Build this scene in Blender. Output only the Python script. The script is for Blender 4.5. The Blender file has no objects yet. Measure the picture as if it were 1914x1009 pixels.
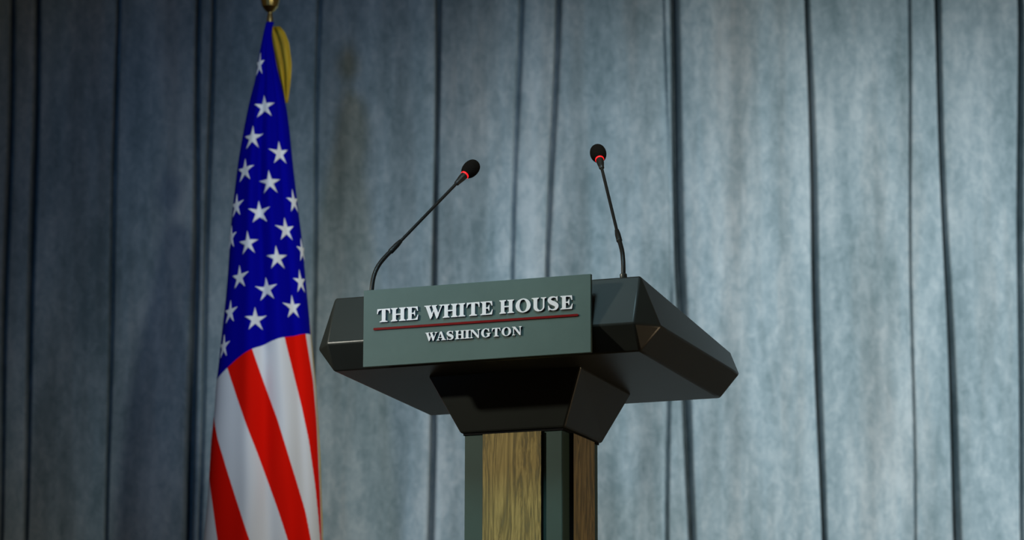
import bpy, bmesh, math, random
from mathutils import Vector, Matrix
random.seed(7)
C = bpy.context.scene.collection
SC = bpy.context.scene

# ---------------------------------------------------------------- camera
F_PX, PITCH, ROLL, CAM_Z = 6420.87, 0.2024, -0.0021, 0.567
cam_d = bpy.data.cameras.new('camera'); cam = bpy.data.objects.new('camera', cam_d); C.objects.link(cam)
cam.location = (0, 0, CAM_Z)
cam.matrix_world = Matrix.Translation((0, 0, CAM_Z)) @ Matrix.Rotation(math.pi/2+PITCH, 4, 'X') @ Matrix.Rotation(-ROLL, 4, 'Z')
cam_d.sensor_width = 36; cam_d.lens = F_PX/1914*36
cam_d.clip_start = .05; cam_d.clip_end = 60
cam_d.dof.use_dof = True; cam_d.dof.focus_distance = 6.35; cam_d.dof.aperture_fstop = 6
SC.camera = cam

# ---------------------------------------------------------------- world, lamps, exposure
w = bpy.data.worlds.new('world'); SC.world = w; w.use_nodes = True
w.node_tree.nodes['Background'].inputs[0].default_value = (1, .80, .56, 1)
w.node_tree.nodes['Background'].inputs[1].default_value = .055
SC.view_settings.view_transform = 'Standard'; SC.view_settings.look = 'None'
SC.view_settings.exposure = 0; SC.view_settings.gamma = 1; SC.view_settings.use_curve_mapping = False

def spot(name, loc, target, power, color, angle, blend, radius):
    l = bpy.data.lights.new(name, 'SPOT'); l.energy = power; l.color = color
    l.spot_size = math.radians(angle); l.spot_blend = blend; l.shadow_soft_size = radius
    o = bpy.data.objects.new(name, l); C.objects.link(o); o.location = loc
    o.rotation_euler = (Vector(target)-Vector(loc)).to_track_quat('-Z', 'Y').to_euler()
    return o
def area(name, loc, target, power, color, sx, sy):
    l = bpy.data.lights.new(name, 'AREA'); l.energy = power; l.color = color
    l.shape = 'RECTANGLE'; l.size = sx; l.size_y = sy
    o = bpy.data.objects.new(name, l); C.objects.link(o); o.location = loc
    o.rotation_euler = (Vector(target)-Vector(loc)).to_track_quat('-Z', 'Y').to_euler()
    return o
spot('overhead_spotlight', (.25, 4.9, 3.25), (.38, 9.4, 1.70), 255, (.96, 1, .92), 50, 1, .05)
spot('blue_spotlight', (-1.27, 0, 1.7), (-.42, 9.4, 2.55), 460, (.22, .52, 1), 17, 1, .12)
spot('curtain_spotlight', (3.0, 5.2, 2.9), (1.15, 9.4, 2.05), 990, (.93, 1, 1), 42, 1, .12)
spot('side_spotlight', (-2.9, 5.0, 2.45), (0.0, 6.4, 1.65), 195, (1, .97, .84), 20, .5, .06)
spot('lectern_top_spotlight', (-.5, 4.4, 3.8), (0, 6.35, 1.72), 175, (.52, .86, 1), 24, .6, .4)
area('added_low_fill', (2.5, 6.1, .72), (0, 6.4, 1.6), 11, (1, .76, .48), 1.0, .5)  # added warm fill to lift the lectern's underside and right side, no real fixture

# ---------------------------------------------------------------- helpers
def obj(name, bm, mat, parent=None, bevel=0, smooth=False, seg=2, autos=None):
    bmesh.ops.recalc_face_normals(bm, faces=bm.faces)
    me = bpy.data.meshes.new(name); bm.to_mesh(me); bm.free()
    for m in (mat if isinstance(mat, (list, tuple)) else [mat]): me.materials.append(m)
    if smooth:
        for p in me.polygons: p.use_smooth = True
        if autos: me.set_sharp_from_angle(angle=math.radians(autos))
    o = bpy.data.objects.new(name, me); C.objects.link(o)
    if parent: o.parent = parent
    if bevel:
        b = o.modifiers.new('bevel', 'BEVEL'); b.width = bevel; b.segments = seg; b.limit_method = 'ANGLE'; b.angle_limit = math.radians(14)
    return o
def thing(name, label, cat, loc=(0, 0, 0), rz=0, group=None):
    o = bpy.data.objects.new(name, None); C.objects.link(o); o.location = loc; o.rotation_euler = (0, 0, rz)
    o['label'] = label; o['category'] = cat; o.empty_display_size = .1
    if group: o['group'] = group
    return o
def tag(o, label, cat): o['label'] = label; o['category'] = cat; return o
def struct(o): o['kind'] = 'structure'; return o

def box(bm, x0, x1, y0, y1, z0, z1):
    v = [bm.verts.new((x, y, z)) for x in (x0, x1) for y in (y0, y1) for z in (z0, z1)]
    for f in ((0,1,3,2), (4,6,7,5), (0,4,5,1), (2,3,7,6), (0,2,6,4), (1,5,7,3)): bm.faces.new([v[i] for i in f])
def prism(bm, pts, y0, y1, side=0):
    """polygon in x,z extruded from y0 (front) to y1"""
    a = [bm.verts.new((x, y0, z)) for x, z in pts]; b = [bm.verts.new((x, y1, z)) for x, z in pts]
    r = bmesh.ops.triangle_fill(bm, use_beauty=True, edges=[bm.edges.new((a[i], a[(i+1) % len(a)])) for i in range(len(a))])
    for i in range(len(a)):
        f = bm.faces.new((a[i], a[(i+1) % len(a)], b[(i+1) % len(a)], b[i])); f.material_index = side
def lathe(bm, prof, M=Matrix(), n=32, wob=None):
    rings = []
    for r, z in prof:
        rings.append([bm.verts.new(M @ Vector((r*math.cos(t), r*math.sin(t), z))) for t in [2*math.pi*k/n for k in range(n)]])
    for a, b in zip(rings, rings[1:]):
        for k in range(n): bm.faces.new((a[k], a[(k+1) % n], b[(k+1) % n], b[k]))
    bm.faces.new(rings[0]); bm.faces.new(rings[-1])
def tube(bm, pts, rad, n=14):
    pts = [Vector(p) for p in pts]; rings = []; up = Vector((.3, 1, .1))
    for i, p in enumerate(pts):
        t = (pts[min(i+1, len(pts)-1)]-pts[max(i-1, 0)]).normalized()
        a = t.cross(up).normalized(); b = t.cross(a)
        r = rad[i] if isinstance(rad, (list, tuple)) else rad
        rings.append([bm.verts.new(p+r*(a*math.cos(q)+b*math.sin(q))) for q in [2*math.pi*k/n for k in range(n)]])
    for a, b in zip(rings, rings[1:]):
        for k in range(n): bm.faces.new((a[k], a[(k+1) % n], b[(k+1) % n], b[k]))
    bm.faces.new(rings[0]); bm.faces.new(rings[-1])
def lerp(tab, x):
    if x <= tab[0][0]: a, b = tab[0], tab[1]
    elif x >= tab[-1][0]: a, b = tab[-2], tab[-1]
    else:
        for a, b in zip(tab, tab[1:]):
            if a[0] <= x <= b[0]: break
    return a[1]+(b[1]-a[1])*(x-a[0])/(b[0]-a[0])
def smooth_lerp(tab, x, h=14):
    return sum(lerp(tab, x+d)*wt for d, wt in ((-h, .25), (0, .5), (h, .25)))
def at(u, v, Y):
    """world point at depth Y seen at photo position u, v"""
    a, b = u-957, 504.5-v
    cr, sr = math.cos(-ROLL), math.sin(-ROLL); a, b = a*cr-b*sr, a*sr+b*cr
    d = Vector((a, F_PX*math.cos(PITCH)-b*math.sin(PITCH), F_PX*math.sin(PITCH)+b*math.cos(PITCH)))
    return Vector((0, 0, CAM_Z))+d*(Y/d.y)

# ---------------------------------------------------------------- materials
def mat(name, color, rough=.5, metal=0, spec=.5, emit=None, es=1, sheen=0):
    m = bpy.data.materials.new(name); m.use_nodes = True; p = m.node_tree.nodes['Principled BSDF']
    p.inputs['Base Color'].default_value = (*color, 1); p.inputs['Roughness'].default_value = rough
    p.inputs['Metallic'].default_value = metal; p.inputs['Specular IOR Level'].default_value = spec
    p.inputs['Sheen Weight'].default_value = sheen
    if emit: p.inputs['Emission Color'].default_value = (*emit, 1); p.inputs['Emission Strength'].default_value = es
    return m
def N(m, t, **kw):
    n = m.node_tree.nodes.new(t)
    for k, v in kw.items(): setattr(n, k, v)
    return n
def ramp(m, stops, interp='LINEAR'):
    n = N(m, 'ShaderNodeValToRGB'); n.color_ramp.interpolation = interp; e = n.color_ramp.elements
    while len(e) < len(stops): e.new(.5)
    for k, (p, c) in enumerate(stops): e[k].position = p; e[k].color = (*c, 1)
    return n
def noise(m, scale, detail=4, rough=.6, stretch=(1, 1, 1), coord='Object'):
    L = m.node_tree.links; tc = N(m, 'ShaderNodeTexCoord'); mp = N(m, 'ShaderNodeMapping'); n = N(m, 'ShaderNodeTexNoise')
    L.new(tc.outputs[coord], mp.inputs[0]); mp.inputs['Scale'].default_value = stretch; L.new(mp.outputs[0], n.inputs['Vector'])
    n.inputs['Scale'].default_value = scale; n.inputs['Detail'].default_value = detail; n.inputs['Roughness'].default_value = rough
    return n
def noisy(name, c1, c2, scale, rough=.5, spec=.5, stretch=(1, 1, 1), lo=.35, hi=.65, bump=0, detail=5, **kw):
    m = mat(name, c1, rough, spec=spec, **kw); L = m.node_tree.links; p = m.node_tree.nodes['Principled BSDF']
    n = noise(m, scale, detail, stretch=stretch); r = ramp(m, [(lo, c1), (hi, c2)])
    L.new(n.outputs['Fac'], r.inputs[0]); L.new(r.outputs[0], p.inputs['Base Color'])
    if bump:
        b = N(m, 'ShaderNodeBump'); b.inputs['Strength'].default_value = bump; b.inputs['Distance'].default_value = .002
        L.new(n.outputs['Fac'], b.inputs['Height']); L.new(b.outputs[0], p.inputs['Normal'])
    return m

M_body = noisy('charcoal_green_laminate', (.026, .029, .025), (.032, .035, .030), 9, rough=.36, spec=.6)
M_sign = noisy('sign_grey_green', (.088, .135, .12), (.104, .155, .138), 7, rough=.55, spec=.3)
M_panel = noisy('column_green', (.034, .072, .058), (.042, .086, .07), 7, rough=.5, spec=.35)
M_black = mat('black_reveal', (.006, .006, .006), .7, spec=.1)
M_white = mat('letter_white', (.96, .90, .90), .5)
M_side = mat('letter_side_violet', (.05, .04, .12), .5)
M_red = mat('rule_red', (.20, .001, .002), .4, spec=.15)
M_mic = noisy('microphone_black', (.012, .010, .008), (.018, .015, .012), 30, rough=.45)
M_foam = noisy('foam_black', (.006, .005, .004), (.014, .011, .009), 900, rough=1, spec=.05, bump=.5)
M_conn = mat('connector_metal', (.10, .10, .09), .35, metal=.7)
M_ring = mat('red_light_ring', (.6, .01, .01), .4, emit=(1, .01, .015), es=1.2)
M_gold = mat('finial_gold', (.42, .30, .10), .28, metal=1)
M_pole = mat('pole_brass', (.42, .34, .16), .35, metal=1)

# oak veneer
M_wood = mat('oak_veneer', (.2, .15, .05), .45, spec=.3)
def wood_nodes(m):
    L = m.node_tree.links; p = m.node_tree.nodes['Principled BSDF']
    n1 = noise(m, 3.0, 6, .6, (6, 6, .75)); n1.inputs['Distortion'].default_value = 1.1
    wv = N(m, 'ShaderNodeMath', operation='MULTIPLY'); wv.inputs[1].default_value = 10
    fr = N(m, 'ShaderNodeMath', operation='PINGPONG'); fr.inputs[1].default_value = .5
    L.new(n1.outputs['Fac'], wv.inputs[0]); L.new(wv.outputs[0], fr.inputs[0])
    r = ramp(m, [(0, (.22, .18, .07)), (.10, (.26, .19, .055)), (.28, (.40, .29, .085)), (.5, (.56, .41, .13))]); L.new(fr.outputs[0], r.inputs[0])
    n2 = noise(m, 60, 3, .6, (4, 4, .12)); r2 = ramp(m, [(.3, (.62, .62, .62)), (.7, (1, 1, 1))]); L.new(n2.outputs['Fac'], r2.inputs[0])
    mx = N(m, 'ShaderNodeMix', data_type='RGBA', blend_type='MULTIPLY'); mx.inputs[0].default_value = 1
    L.new(r.outputs[0], mx.inputs[6]); L.new(r2.outputs[0], mx.inputs[7]); L.new(mx.outputs[2], p.inputs['Base Color'])
wood_nodes(M_wood)

# crushed velvet curtain
M_curtain = mat('crushed_velvet', (.3, .35, .4), .95, spec=.05)
def curtain_nodes(m):
    L = m.node_tree.links; p = m.node_tree.nodes['Principled BSDF']
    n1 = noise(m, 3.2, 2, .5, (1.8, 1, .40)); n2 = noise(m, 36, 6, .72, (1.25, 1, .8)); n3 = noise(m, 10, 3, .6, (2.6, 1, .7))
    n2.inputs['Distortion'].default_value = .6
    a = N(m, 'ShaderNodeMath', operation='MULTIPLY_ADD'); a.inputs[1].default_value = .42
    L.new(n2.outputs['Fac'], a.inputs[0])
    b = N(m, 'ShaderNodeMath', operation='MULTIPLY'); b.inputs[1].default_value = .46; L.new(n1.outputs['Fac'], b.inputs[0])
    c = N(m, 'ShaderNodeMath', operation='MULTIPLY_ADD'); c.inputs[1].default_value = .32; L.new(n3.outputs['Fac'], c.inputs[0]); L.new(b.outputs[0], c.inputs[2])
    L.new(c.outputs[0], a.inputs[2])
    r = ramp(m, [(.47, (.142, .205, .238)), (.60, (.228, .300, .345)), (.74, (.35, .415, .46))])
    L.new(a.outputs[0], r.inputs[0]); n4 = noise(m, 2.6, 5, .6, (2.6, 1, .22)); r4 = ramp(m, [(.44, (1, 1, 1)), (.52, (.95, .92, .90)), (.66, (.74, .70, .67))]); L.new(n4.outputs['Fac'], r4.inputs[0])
    mx = N(m, 'ShaderNodeMix', data_type='RGBA', blend_type='MULTIPLY'); mx.inputs[0].default_value = 1
    L.new(r.outputs[0], mx.inputs[6]); L.new(r4.outputs[0], mx.inputs[7]); L.new(mx.outputs[2], p.inputs['Base Color'])
curtain_nodes(M_curtain)

M_flag = mat('flag_cloth', (.7, .7, .7), .85, spec=.05)
def flag_nodes(m):
    L = m.node_tree.links; p = m.node_tree.nodes['Principled BSDF']
    s = N(m, 'ShaderNodeAttribute', attribute_name='stripe'); k = N(m, 'ShaderNodeAttribute', attribute_name='canton')
    md = N(m, 'ShaderNodeMath', operation='PINGPONG'); md.inputs[1].default_value = 1
    L.new(s.outputs['Fac'], md.inputs[0])
    gt = N(m, 'ShaderNodeMath', operation='GREATER_THAN'); gt.inputs[1].default_value = .5; L.new(md.outputs[0], gt.inputs[0])
    g2 = N(m, 'ShaderNodeMath', operation='GREATER_THAN'); g2.inputs[1].default_value = 0; L.new(k.outputs['Fac'], g2.inputs[0])
    m1 = N(m, 'ShaderNodeMix', data_type='RGBA'); m1.inputs[6].default_value = (.86, .87, .90, 1); m1.inputs[7].default_value = (.92, .008, .002, 1)
    L.new(gt.outputs[0], m1.inputs[0])
    m2 = N(m, 'ShaderNodeMix', data_type='RGBA'); m2.inputs[7].default_value = (.001, .001, .36, 1)
    L.new(g2.outputs[0], m2.inputs[0]); L.new(m1.outputs[2], m2.inputs[6]); L.new(m2.outputs[2], p.inputs['Base Color'])
flag_nodes(M_flag)
M_star = mat('star_white', (.9, .92, .95), .8, spec=.1)
M_fringe = noisy('gold_fringe', (.42, .26, .006), (.62, .42, .015), 60, rough=.6, stretch=(1, 1, .2))
M_stage = noisy('stage_floor_dark', (.13, .075, .04), (.16, .095, .05), 3, rough=.7)
M_hall = noisy('hall_floor_dark', (.03, .03, .032), (.045, .045, .048), 2, rough=.8)
M_wall = noisy('wall_dark_paint', (.05, .055, .06), (.06, .065, .07), 2, rough=.9)

# ---------------------------------------------------------------- setting
STAGE = .6
bm = bmesh.new(); box(bm, -6, 6, -2, 12, -.1, 0); struct(obj('floor', bm, M_hall))
bm = bmesh.new(); box(bm, -5.5, 5.5, 5.2, 10.6, .0, STAGE); struct(obj('floor_stage', bm, M_stage))
bm = bmesh.new(); box(bm, -6, 6, 10.6, 10.8, 0, 5.2); struct(obj('wall_back', bm, M_wall))

# ---------------------------------------------------------------- curtain
YC = 9.4
# crease: (x at top of photo, x at middle, x at bottom, depth m, half width m)
creases = [(-330,-335,-340,.06,.012), (-190,-195,-200,.06,.012), (-80,-84,-88,.06,.012),
 (22,12,4,.05,.010), (68,60,50,.06,.011), (218,209,202,.05,.009), (374,362,350,.07,.014), (397,384,376,.035,.009),
 (600,588,572,.035,.011), (822,812,800,.06,.012), (972,958,952,.028,.010), (1043,1026,1012,.04,.010),
 (1256,1267,1297,.11,.016), (1240,1252,1246,.02,.009), (1508,1522,1543,.075,.010), (1702,1703,1706,.018,.007), (1754,1769,1788,.085,.012),
 (1904,1908,1914,.05,.010), (2050,2055,2060,.07,.012), (2190,2200,2210,.07,.012), (2330,2330,2340,.07,.012)]
cr = []
for xt, xm, xb, d, hw in creases:
    hw *= .47
    cr.append(([at(xt, 0, YC), at(xm, 500, YC), at(xb, 1009, YC)], d, hw, random.random()*6, random.random()*6))
ZB, ZT = STAGE+.02, 4.7
def crease_x(P, z):
    tab = [(P[2].z, P[2].x), (P[1].z, P[1].x), (P[0].z, P[0].x)]
    if z < P[2].z: return P[2].x+(z-P[2].z)*.012*(1 if P[2].x > 0 else -.4)*-1
    if z > P[0].z: return P[0].x
    return lerp(tab, z)
bm = bmesh.new(); X0, X1 = -2.75, 2.75; NX, NZ = 2900, 56; grid = []
for j in range(NZ+1):
    z = ZB+(ZT-ZB)*j/NZ; row = []
    cx = [(crease_x(P, z)+.004*math.sin(z*2.3+a)+.002*math.sin(z*6+b), d*(1+.25*math.sin(z*1.9+b)), hw*(1+.25*math.sin(z*2.7+a))) for P, d, hw, a, b in cr]
    for i in range(NX+1):
        x = X0+(X1-X0)*i/NX
        y = .005*math.sin(x*9.1+.4*math.sin(z*1.1))+.003*math.sin(x*15.7+1.3+.5*math.sin(z*.9))+.001*math.sin(x*41+z)+.004*math.sin(z*3+x*5)
        for c, d, hw in cx:
            q = abs(x-c)
            if q < .25: y += d*math.exp(-(q/hw)**1.8) + .05*d*math.exp(-(q/.035)**2)
        row.append(bm.verts.new((x, YC+y, z)))
    grid.append(row)
for a, b in zip(grid, grid[1:]):
    for i in range(NX): bm.faces.new((a[i], a[i+1], b[i+1], b[i]))
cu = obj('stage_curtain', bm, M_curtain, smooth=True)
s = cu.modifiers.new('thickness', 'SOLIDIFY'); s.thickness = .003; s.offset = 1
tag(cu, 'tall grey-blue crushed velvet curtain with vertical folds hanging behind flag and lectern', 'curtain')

# curtain rail above the frame, on which the curtain hangs
bm = bmesh.new(); tube(bm, [(-2.9, YC, 4.73), (2.9, YC, 4.73)], .02)
for x in (-2.7, 0, 2.7): box(bm, x-.01, x+.01, YC, 10.6, 4.72, 4.74)
tag(obj('curtain_rail', bm, M_black), 'black rail along the top edge of the grey-blue curtain', 'curtain rail')

# ---------------------------------------------------------------- lectern
YAW = .3672
LOC = (.0378, 6.3908, STAGE)
lect = thing('lectern', 'dark grey-green lectern with faceted top and oak-panelled column', 'lectern', LOC, -YAW)
wt, W, wr, wb, c = .2998, .336, .2995, .2995, .0449
yT, zT, yR, zR, yB, zB = -.242, 1.2, -.279, 1.1074, -.2446, 1.0615
bm = bmesh.new()
V = lambda *p: bm.verts.new(p)
yTr, zTr, yBr, zBr = yT+.5395, zT-.0492, yB+.4718, zB-.0117
sRs, yRs, zRs = .4712, yR+c+.4712, zR-.0107
T = [V(-wt, yT, zT), V(wt, yT, zT), V(wt, yTr, zTr), V(-wt, yTr, zTr)]
B = [V(-wb, yB, zB), V(wb, yB, zB), V(wb, yBr, zBr), V(-wb, yBr, zBr)]
R = [V(-wr, yR, zR), V(wr, yR, zR), V(W, yR+c, zR-.001), V(W, yRs, zRs), V(wr, yRs+c, zRs-.001), V(-wr, yRs+c, zRs-.001), V(-W, yRs, zRs), V(-W, yR+c, zR-.001)]
NE = 12
def edge_pts(p, q): return [p]+[bm.verts.new(p.co.lerp(q.co, k/NE)) for k in range(1, NE)]+[q]
TR_, TL_, BR_, BL_ = edge_pts(T[1], T[2]), edge_pts(T[0], T[3]), edge_pts(B[1], B[2]), edge_pts(B[0], B[3])
RR_, RL_ = edge_pts(R[2], R[3]), edge_pts(R[7], R[6])
for a_, b_ in ((TR_, RR_), (BR_, RR_), (TL_, RL_), (BL_, RL_)):
    for k in range(NE): bm.faces.new((a_[k], a_[k+1], b_[k+1], b_[k]))
bm.faces.new(TR_+TL_[::-1]); bm.faces.new(BR_+BL_[::-1])
for f in ((T[0],T[1],R[1],R[0]), (B[0],B[1],R[1],R[0]),
          (T[2],T[3],R[5],R[4]), (B[2],B[3],R[5],R[4]), (T[1],R[1],R[2]), (B[1],R[1],R[2]), (T[0],R[0],R[7]), (B[0],R[0],R[7]),
          (T[2],R[3],R[4]), (B[2],R[3],R[4]), (T[3],R[5],R[6]), (B[3],R[5],R[6])): bm.faces.new(f)
obj('faceted_top', bm, M_body, lect, bevel=.003, smooth=True, autos=14)
# collar
bm = bmesh.new(); V = lambda *p: bm.verts.new(p)
slope = -.0117/.4718
ct, y1, y2, cb, cz = .1518, -.1465, .1367, .1035, .9553
a = [V(-ct, y1, zB+slope*(y1-yB)+.001), V(ct, y1, zB+slope*(y1-yB)+.001), V(ct, y2, zB+slope*(y2-yB)+.001), V(-ct, y2, zB+slope*(y2-yB)+.001)]
b = [V(-cb, -cb, cz), V(cb, -cb, cz), V(cb, cb, cz), V(-cb, cb, cz)]
bm.faces.new(a); bm.faces.new(b)
for i in range(4): bm.faces.new((a[i], a[(i+1) % 4], b[(i+1) % 4], b[i]))
obj('collar', bm, M_body, lect, bevel=.004)
bm = bmesh.new(); box(bm, -.099, .099, -.099, .099, .9515, .9556); obj('shadow_gap_plate', bm, M_black, lect)
# column with four wood inlays
K = .0972
bm = bmesh.new(); box(bm, -K, K, -K, K, .03, .952); column = obj('column', bm, M_panel, lect, bevel=.002)
bm = bmesh.new(); box(bm, -.24, .24, -.2, .2, 0, .031); obj('base_plate', bm, M_body, lect, bevel=.004)
for k in range(4):
    bm = bmesh.new(); box(bm, -.0598, .0598, -K-.003, -K+.002, .034, .9512); bmesh.ops.rotate(bm, verts=bm.verts, matrix=Matrix.Rotation(k*math.pi/2, 3, 'Z'))
    obj('panel_backing', bm, M_black, column)
    bm = bmesh.new(); box(bm, -.0578, .0578, -K-.0075, -K-.001, .036, .951); bmesh.ops.rotate(bm, verts=bm.verts, matrix=Matrix.Rotation(k*math.pi/2, 3, 'Z'))
    for f in bm.faces:
        f.material_index = 0
    bm.normal_update()
    n0 = Matrix.Rotation(k*math.pi/2, 3, 'Z') @ Vector((0, -1, 0))
    bmesh.ops.recalc_face_normals(bm, faces=bm.faces)
    for f in bm.faces:
        if f.normal.dot(n0) < .5: f.material_index = 1
    wp = obj('wood_panel', bm, [M_wood, M_black], column); wp['label'] = 'oak wood panel on the column'
# nameplate
SW, SZ0, SZ1, SF = .2218, 1.0572, 1.2003, -.2885
bm = bmesh.new(); box(bm, -SW, SW, SF, SF+.008, SZ0, SZ1)
plate = obj('sign_plate', bm, M_sign, lect, bevel=.0008); plate['label'] = 'flat grey-green sign plate with raised white lettering'
# rounded red rule
SH = SZ1-SZ0
def sx(px): # photo column on the plate -> local x
    t = (px-674.6)/(1100.4-674.6); t = t*(1-.012*(t-1)*-1) if 0 else t
    return -SW+2*SW*(t+.004*t*(1-t))
rz, rh = SZ1-.517*SH, .0021
bm = bmesh.new(); xl, xr = sx(694.5), sx(1078.5)
pts = [(xl+rh+rh*math.cos(t), rz+rh*math.sin(t)) for t in [math.pi/2+math.pi*k/8 for k in range(9)]]+[(xr-rh+rh*math.cos(t), rz+rh*math.sin(t)) for t in [-math.pi/2+math.pi*k/8 for k in range(9)]]
prism(bm, pts, SF-.0025, SF+.0005); rr = obj('red_rule', bm, M_red, plate, bevel=.0006); rr['label'] = 'thin red line under the upper lettering'

# ---- bold serif capitals, cap height 100, as lists of pieces (polygons); width in W
def stem(x0, x1, lo=True, hi=True, s=12, y0=0, y1=100):
    p = []
    if lo: p += [(x0-s, y0), (x1+s, y0), (x1+s, y0+6), (x1+3, y0+10), (x1, y0+16)]
    else: p += [(x0, y0), (x1, y0)]
    if hi: p += [(x1, y1-16), (x1+3, y1-10), (x1+s, y1-6), (x1+s, y1), (x0-s, y1), (x0-s, y1-6), (x0-3, y1-10), (x0, y1-16)]
    else: p += [(x1, y1), (x0, y1)]
    if lo: p += [(x0, y0+16), (x0-3, y0+10), (x0-s, y0+6)]
    return p
def ell(cx, cy, rx, ry, a0, a1, n=28): return [(cx+rx*math.cos(math.radians(a0+(a1-a0)*k/n)), cy+ry*math.sin(math.radians(a0+(a1-a0)*k/n))) for k in range(n+1)]
def ring(cx, cy, rx, ry, ix, iy, a0, a1, n=36):
    o, i = ell(cx, cy, rx, ry, a0, a1, n), ell(cx, cy, ix, iy, a0, a1, n)
    return [[o[k], o[k+1], i[k+1], i[k]] for k in range(n)]
def brush(pts, n=8):
    """variable width stroke through (x, y, half width) by Catmull-Rom, as one outline"""
    P = [pts[0]]+pts+[pts[-1]]; c = []
    for k in range(1, len(P)-2):
        for q in range(n):
            t = q/n; c.append([.5*(2*P[k][i]+(P[k+1][i]-P[k-1][i])*t+(2*P[k-1][i]-5*P[k][i]+4*P[k+1][i]-P[k+2][i])*t*t+(3*P[k][i]-P[k-1][i]-3*P[k+1][i]+P[k+2][i])*t**3) for i in range(3)])
    c.append(list(P[-1])); L_, R_ = [], []
    for k in range(len(c)):
        a, b = c[max(k-1, 0)], c[min(k+1, len(c)-1)]; d = math.hypot(b[0]-a[0], b[1]-a[1]) or 1; nx, ny = -(b[1]-a[1])/d, (b[0]-a[0])/d
        L_.append((c[k][0]+nx*c[k][2], c[k][1]+ny*c[k][2])); R_.append((c[k][0]-nx*c[k][2], c[k][1]-ny*c[k][2]))
    return [[L_[k], L_[k+1], R_[k+1], R_[k]] for k in range(len(c)-1)]
G = {
 'T': (100, [[(2,100),(98,100),(100,62),(94,62),(90,78),(82,88),(64,92),(64,16),(67,10),(80,6),(80,0),(20,0),(20,6),(33,10),(36,16),(36,92),(18,88),(10,78),(6,62),(0,62)]]),
 'H': (117, [stem(13,41), stem(76,104), [(41,46),(76,46),(76,56),(41,56)]]),
 'I': (54, [stem(13,41)]),
 'E': (92, [[(0,0),(86,0),(92,38),(86,38),(80,22),(70,11),(55,8),(41,8),(41,46),(52,46),(58,42),(61,30),(67,30),(67,72),(61,72),(58,60),(52,55),(41,55),(41,92),(56,92),(70,89),(78,80),(83,66),(89,66),(86,100),(0,100),(0,94),(10,90),(13,84),(13,16),(10,10),(0,6)]]),
 'W': (148, [[(10,92),(38,92),(64,24),(50,-2),(44,-2)], [(50,-2),(44,10),(72,76),(80,76)], [(58,94),(86,94),(112,24),(98,-2),(92,-2)], [(98,-2),(93,10),(128,94),(137,94)],
        [(0,94),(0,100),(50,100),(50,94),(38,91),(12,91)], [(58,90),(56,100),(96,100),(96,94),(86,91)], [(114,94),(114,100),(148,100),(148,94),(137,91),(126,91)]]),
 'O': (110, ring(55,50,55,52,26,44,0,360,44)),
 'U': (107, [[(0,100),(0,94),(10,91),(13,85),(13,32)]+ell(53.5,32,40.5,34,180,360,20)+[(94,85),(97,91),(107,94),(107,100),(68,100),(68,94),(79,91),(82,85),(82,34)]+ell(61.5,34,20.5,26,0,-180,16)+[(41,85),(44,91),(53,94),(53,100)]]),
 'S': (84, brush([(72,76,3),(62,92,4),(42,97,5),(22,91,9),(14,76,13),(24,61,15),(46,50,16),(64,38,15),(68,24,13),(60,9,9),(42,3,5),(22,8,4),(10,26,3)])
        +[[(68,100),(75,102),(76,66),(70,66),(64,80),(62,92)], [(7,-2),(14,0),(22,10),(16,22),(10,36),(4,36)]]),
 'A': (112, [[(42,100),(62,104),(100,8),(70,8)], [(42,100),(52,92),(23,8),(14,8)], [(28,28),(74,28),(72,36),(30,36)], [(0,0),(38,0),(38,6),(26,10),(12,10),(0,6)], [(56,0),(112,0),(112,6),(102,10),(68,10),(56,6)]]),
 'N': (117, [[(0,100),(38,100),(103,16),(103,-2),(90,-2),(14,90),(0,94)], [(14,90),(24,84),(24,12),(36,6),(36,0),(2,0),(2,6),(14,12)], [(103,-2),(93,10),(93,88),(82,94),(82,100),(117,100),(117,94),(103,88)]]),
 'G': (114, ring(54,50,54,52,24,44,48,318,40)+[[(86,98),(92,102),(94,62),(88,62),(80,78),(72,90),(80,92)], [(74,0),(100,12),(100,38),(112,42),(112,48),(58,48),(58,42),(71,38),(71,12)]]),
}
def letter(ch, px0, px1, z0, cap):
    wd, pieces = G[ch]; x0, x1 = sx(px0), sx(px1); k = (x1-x0)/wd; bm = bmesh.new()
    for n_, pl in enumerate(pieces):
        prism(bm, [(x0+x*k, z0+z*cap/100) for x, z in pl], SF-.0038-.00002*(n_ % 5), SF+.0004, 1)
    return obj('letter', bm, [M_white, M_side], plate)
zb = SZ1-.436*SH
for ch, a, b in (('T',702,727.4),('H',728.1,756.9),('E',757.9,780.7),('W',791.9,828.5),('H',826.4,855.1),('I',855.6,869.2),('T',871.3,896),('E',897.5,920.5),
                 ('H',932.5,960.1),('O',963,990.9),('U',992.9,1019.7),('S',1022,1042.9),('E',1045.7,1068.7)): letter(ch, a, b, zb, .0248)
zb = SZ1-.7235*SH
for ch, a, b in (('W',793.9,816.9),('A',814.8,833),('S',834,847.7),('H',849.8,868),('I',868,877.5),('N',877.5,897.3),('G',898.9,917.2),('T',918.8,935),('O',937,954.8),('N',956.4,974.6)): letter(ch, a, b, zb, .0158)

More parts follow.
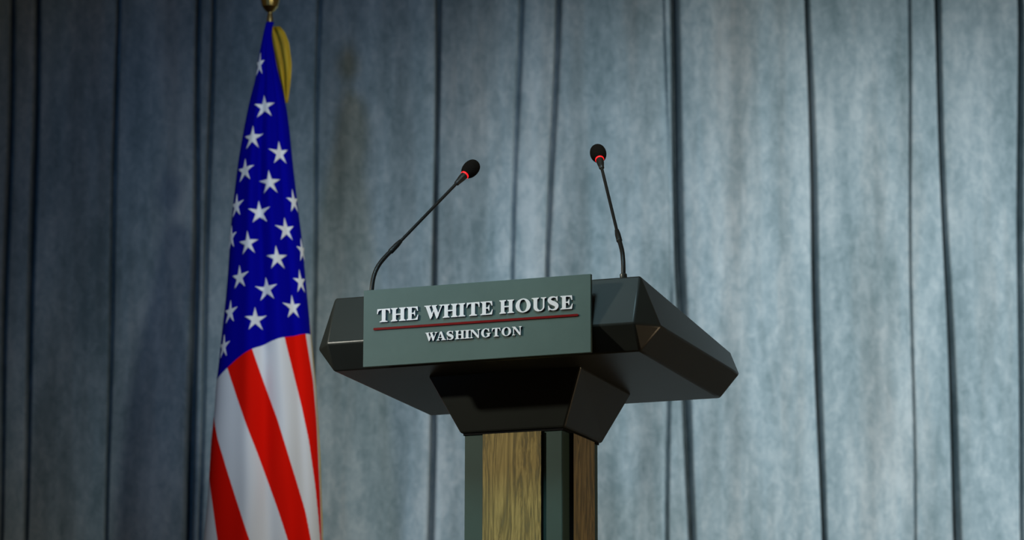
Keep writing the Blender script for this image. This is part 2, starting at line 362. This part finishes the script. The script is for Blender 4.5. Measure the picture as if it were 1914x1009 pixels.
# ---------------------------------------------------------------- microphones
RL = Matrix.Translation(LOC) @ Matrix.Rotation(-YAW, 4, 'Z')
def bez(p, q, r, s, n=14): return [p*(1-t)**3+q*3*t*(1-t)**2+r*3*t*t*(1-t)+s*t**3 for t in [k/n for k in range(n+1)]]
def axis_matrix(p, d): return Matrix.Translation(p) @ d.to_track_quat('Z', 'Y').to_matrix().to_4x4()
def microphone(sg, jx, jy, jz, hx, hy, hz, label):
    X, Y = sg*.2493, -.1885; z = zT-.0912*(Y-yT)
    base = RL @ Vector((X, Y, z))
    t = thing('gooseneck_microphone', label, 'microphone', base, -YAW, 'gooseneck microphones on the lectern')
    O = Vector((0, 0, .0)); J = Vector((-sg*jx, jy, jz)); H = Vector((-sg*hx, hy, hz)); D = (H-J).normalized()
    bm = bmesh.new(); lathe(bm, [(.011, .0005), (.011, .002), (.007, .003), (.0062, .014), (.0066, .015), (.0066, .021), (.0045, .023)]); obj('connector', bm, M_conn, t, smooth=True, autos=35)
    bm = bmesh.new(); tube(bm, bez(Vector((0, 0, .018)), Vector((0, 0, .07)), J-D*.045, J), .0042); obj('flexible_neck', bm, M_mic, t, smooth=True, autos=60)
    bm = bmesh.new(); lathe(bm, [(.0046, -.016), (.0054, -.014), (.0052, .006), (.004, .018), (.0032, .019)], axis_matrix(J, D), 20); obj('joint_sleeve', bm, M_mic, t, smooth=True, autos=40)
    E_ = H-D*.018
    bm = bmesh.new(); tube(bm, [J, J+(E_-J)*.5, E_-D*.02], .0030); obj('straight_rod', bm, M_mic, t, smooth=True, autos=60)
    bm = bmesh.new(); lathe(bm, [(.0034, -.026), (.0050, -.024), (.0052, -.019), (.0068, -.008), (.0076, .003), (.0070, .006)], axis_matrix(E_, D), 28); obj('capsule_holder', bm, M_mic, t, smooth=True, autos=40)
    bm = bmesh.new(); lathe(bm, [(.0070, .0015), (.0080, .002), (.0085, .0032), (.0082, .0050), (.0070, .0055)], axis_matrix(E_, D), 36); lr = obj('light_ring', bm, M_ring, t, smooth=True, autos=60); lr['label'] = 'glowing red ring'
    bm = bmesh.new(); prof = []
    for k in range(25):
        q = k/24; prof.append((max(.0005, .0162*math.sin(math.pi*(.13+.87*q))**.72*(1-.06*(1-q))), .0040+.0385*(1-math.cos(math.pi*(.13+.87*q)))/2*1.06-.001))
    prof[0] = (.0078, prof[0][1])
    lathe(bm, prof, axis_matrix(E_, D), 40); obj('foam_windscreen', bm, M_foam, t, smooth=True)
microphone(1, .0265, .0481, .104, .1168, .1958, .298, 'right gooseneck microphone, nearly upright, beside the sign on the lectern top')
microphone(-1, .0265, .0481, .117, .1168, .1958, .2897, 'left gooseneck microphone, leaning far to the right, rising behind the sign')

# ---------------------------------------------------------------- flag and pole
YF = 8.0
top = at(504.5, 40, YF)
pole = thing('flagpole', 'brass flagpole with a round golden finial, carrying the draped flag', 'flagpole', (top.x, YF, STAGE))
PZ = top.z-STAGE
bm = bmesh.new(); lathe(bm, [(.0065, .03), (.0065, PZ-.14), (.0034, PZ-.09), (.0034, PZ)], n=20); obj('pole_shaft', bm, M_pole, pole, smooth=True, autos=40)
bm = bmesh.new(); lathe(bm, [(.16, 0), (.16, .015), (.14, .03), (.03, .045), (.02, .12), (.0085, .125)], n=40); obj('stand_base', bm, M_gold, pole, smooth=True, autos=30)
bm = bmesh.new(); lathe(bm, [(.0045, PZ-.004), (.0078, PZ-.002), (.0078, PZ+.006), (.0062, PZ+.016), (.0050, PZ+.022), (.006, PZ+.026)], n=24); obj('ferrule', bm, M_pole, pole, smooth=True, autos=40)
bm = bmesh.new()
lathe(bm, [(.005, PZ+.022), (.012, PZ+.027), (.019, PZ+.036), (.0225, PZ+.05), (.0235, PZ+.064), (.021, PZ+.080), (.015, PZ+.092), (.008, PZ+.100), (.006, PZ+.108), (.003, PZ+.125), (.0006, PZ+.135)], n=16)
obj('finial', bm, M_gold, pole, smooth=True, autos=18)

LEFT = [(42,497),(67,491),(104,484),(148,477.5),(182,468),(219,460),(262,452),(303,445),(370,437),(430,431),(500,427),(560,422),(620,415),(680,409),(720,404),(768,401),(823,395),(892,391),(950,387),(1009,381),(1200,366),(1480,352)]
RIGHT = [(42,512),(50,508),(67,507),(111,515),(158,525.5),(202,536),(240,541),(310,548),(380,556),(450,565),(530,572),(590,578),(630,581),(730,590),(823,595),(915,599),(1009,602),(1200,607),(1480,610)]
CANT = [(380,735),(405,713),(428,695),(450,678),(476,664),(505,651),(536,641),(578,627),(600,620)]
BND = [  # x of each stripe edge as a function of photo row
 [(560,350),(700,378),(896,392),(944,400),(1009,410),(1200,446),(1480,520)],
 [(560,370),(700,392),(779,400),(823,409),(885,428),(940,446),(1009,469),(1200,540),(1480,640)],
 [(600,405),(695,428),(760,450),(808,467),(856,486),(908,505),(958,523),(1009,540),(1200,600),(1480,680)],
 [(600,462),(664,476),(724,497),(794,523),(852,541),(911,559),(962,574),(1009,583),(1200,618),(1480,680)],
 [(600,530),(642,536),(699,550),(768,567),(830,580),(911,591),(969,596.5),(1009,599.5),(1200,612),(1480,640)],
 [(600,570),(630,573),(713,586),(786,592),(859,595.5),(933,598.8),(1009,600.9),(1200,617),(1480,650)]]
a0 = lambda v: (smooth_lerp(RIGHT, v)-smooth_lerp(LEFT, v))/2
def cloth_off(th, v):
    """pleat depth (m, towards viewer) of the cloth at angle th and row v"""
    k = min(1, max(0, (v-60)/300)); q = math.sin(th)
    u = (q+1)/2; drift = (v-500)/1000
    g = .55*math.exp(-((u-.30-.18*drift)/.09)**2)-.6*math.exp(-((u-.46-.22*drift)/.07)**2)+.5*math.exp(-((u-.64-.25*drift)/.08)**2)-.45*math.exp(-((u-.82-.1*drift)/.05)**2)
    g += .28*math.sin(v/38+6*u)*math.exp(-((u-.62)/.22)**2)*max(0, min(1, (v-720)/150))
    return .020*k*g*max(0, math.cos(th))
def cloth(th, v, out=0):
    l, r = smooth_lerp(LEFT, v), smooth_lerp(RIGHT, v); cpx, apx = (l+r)/2, (r-l)/2
    p = at(cpx+apx*math.sin(th), v, YF); am = apx*YF/F_PX*1.02
    b = am*.75 if math.cos(th) > 0 else am*.55
    p2 = Vector((p.x, YF-(b+out)*math.cos(th)-(cloth_off(th, v) if math.cos(th) > 0 else 0), p.z))
    p2.x += out*math.sin(th)
    return p2
rows = [42+(1480-42)*k/300 for k in range(301)]; NT = 220
bm = bmesh.new(); ls = bm.verts.layers.float.new('stripe'); lc = bm.verts.layers.float.new('canton'); gr = []
for v in rows:
    ring_ = []
    for k in range(NT):
        th = -math.pi+2*math.pi*k/NT
        vv = bm.verts.new(cloth(th, v)); l, r = smooth_lerp(LEFT, v), smooth_lerp(RIGHT, v)
        x = (l+r)/2+(r-l)/2*math.sin(th)
        e = [smooth_lerp(b, v, 10) for b in BND]
        if x < e[0]: s_ = (x-e[0])/60
        elif x > e[-1]: s_ = 5+min(.9, (x-e[-1])/60)
        else:
            for i in range(5):
                if e[i] <= x <= e[i+1]: s_ = i+(x-e[i])/max(.5, e[i+1]-e[i]); break
        vv[ls] = s_+20.5
        vv[lc] = smooth_lerp(CANT, x, 8)-v
        ring_.append(vv)
    gr.append(ring_)
for a, b in zip(gr, gr[1:]):
    for k in range(NT): bm.faces.new((a[k], a[(k+1) % NT], b[(k+1) % NT], b[k]))
bm.faces.new(gr[0])
flag = obj('american_flag', bm, M_flag, smooth=True)
tag(flag, 'american flag with gold fringe draped down its pole left of the lectern', 'flag')
stars = [(487,124,-.1),(496,207,0),(475,266,0),(524,294,0),(461,327,0),(507,352,0),(445,391,0),(549,382,0),(488,407,0),(536,438,0),(435,449,0),(468,466,0),(521,494,0),(562,533,0),
         (452,528,0),(502,552,0),(549,583,0),(434,591,0),(482,609,0),(422,654,0),(564,472,0)]
for cx_, cy_, _ in stars:
    l, r = smooth_lerp(LEFT, cy_), smooth_lerp(RIGHT, cy_); cm, am = (l+r)/2, (r-l)/2
    t0 = math.asin(max(-.99, min(.99, (cx_-cm)/am))); bm = bmesh.new(); n = 10; vs = []
    ctr = bm.verts.new(cloth(t0, cy_, .0022)); outer = []
    sub = 5; ring_pts = []
    for k in range(10):
        an = math.radians(90+4+36*k); rr_ = 23.5 if k % 2 == 0 else 7.7
        ring_pts.append((rr_*math.cos(an), -rr_*math.sin(an)))
    levels = []
    for lev in range(1, 5):
        lv = []
        for k in range(10):
            p, q = ring_pts[k], ring_pts[(k+1) % 10]
            for s_ in range(sub):
                f = s_/sub; x = (p[0]*(1-f)+q[0]*f)*lev/4; y = (p[1]*(1-f)+q[1]*f)*lev/4
                th = t0+x/max(am, 38)*(.92); v = cy_+y
                lv.append(bm.verts.new(cloth(th, v, .0022)))
        levels.append(lv)
    m_ = len(levels[0])
    for k in range(m_): bm.faces.new((ctr, levels[0][k], levels[0][(k+1) % m_]))
    for a, b in zip(levels, levels[1:]):
        for k in range(m_): bm.faces.new((a[k], a[(k+1) % m_], b[(k+1) % m_], b[k]))
    so = obj('star', bm, M_star, flag, smooth=True)
    sm = so.modifiers.new('thickness', 'SOLIDIFY'); sm.thickness = .001; sm.offset = 0
# gold fringe: hem strip + hanging threads, bunched at the top of the pole
def fringe(path_l, path_r, v0, v1, n, y, name, r=.0016):
    bm = bmesh.new()
    for k in range(n):
        f = (k+.5)/n; pts = []
        for j in range(15):
            v = v0+(v1-v0)*j/14; a, b = smooth_lerp(path_l, v, 5), smooth_lerp(path_r, v, 5)
            xx = a+(b-a)*f
            p = at(xx, v, y+.010*math.sin(f*math.pi*5)*(1 if k % 2 else .8)-.006*math.sin(f*9))
            pts.append(p)
        tube(bm, pts, r, 6)
    return obj(name, bm, M_fringe, flag, smooth=True)
fr = fringe([(48,503),(60,501),(95,508),(140,520),(195,534)], [(48,520),(56,530),(80,540),(120,545),(150,543),(195,537)], 50, 192, 26, YF+.028, 'gold_fringe')
fr['label'] = 'gold fringe bunched beside the pole top'
fr = fringe([(560,572),(700,584),(830,593),(1009,597),(1480,605)], [(560,574),(700,588),(830,597),(1009,603.5),(1480,612)], 600, 1470, 5, YF+.02, 'gold_fringe')
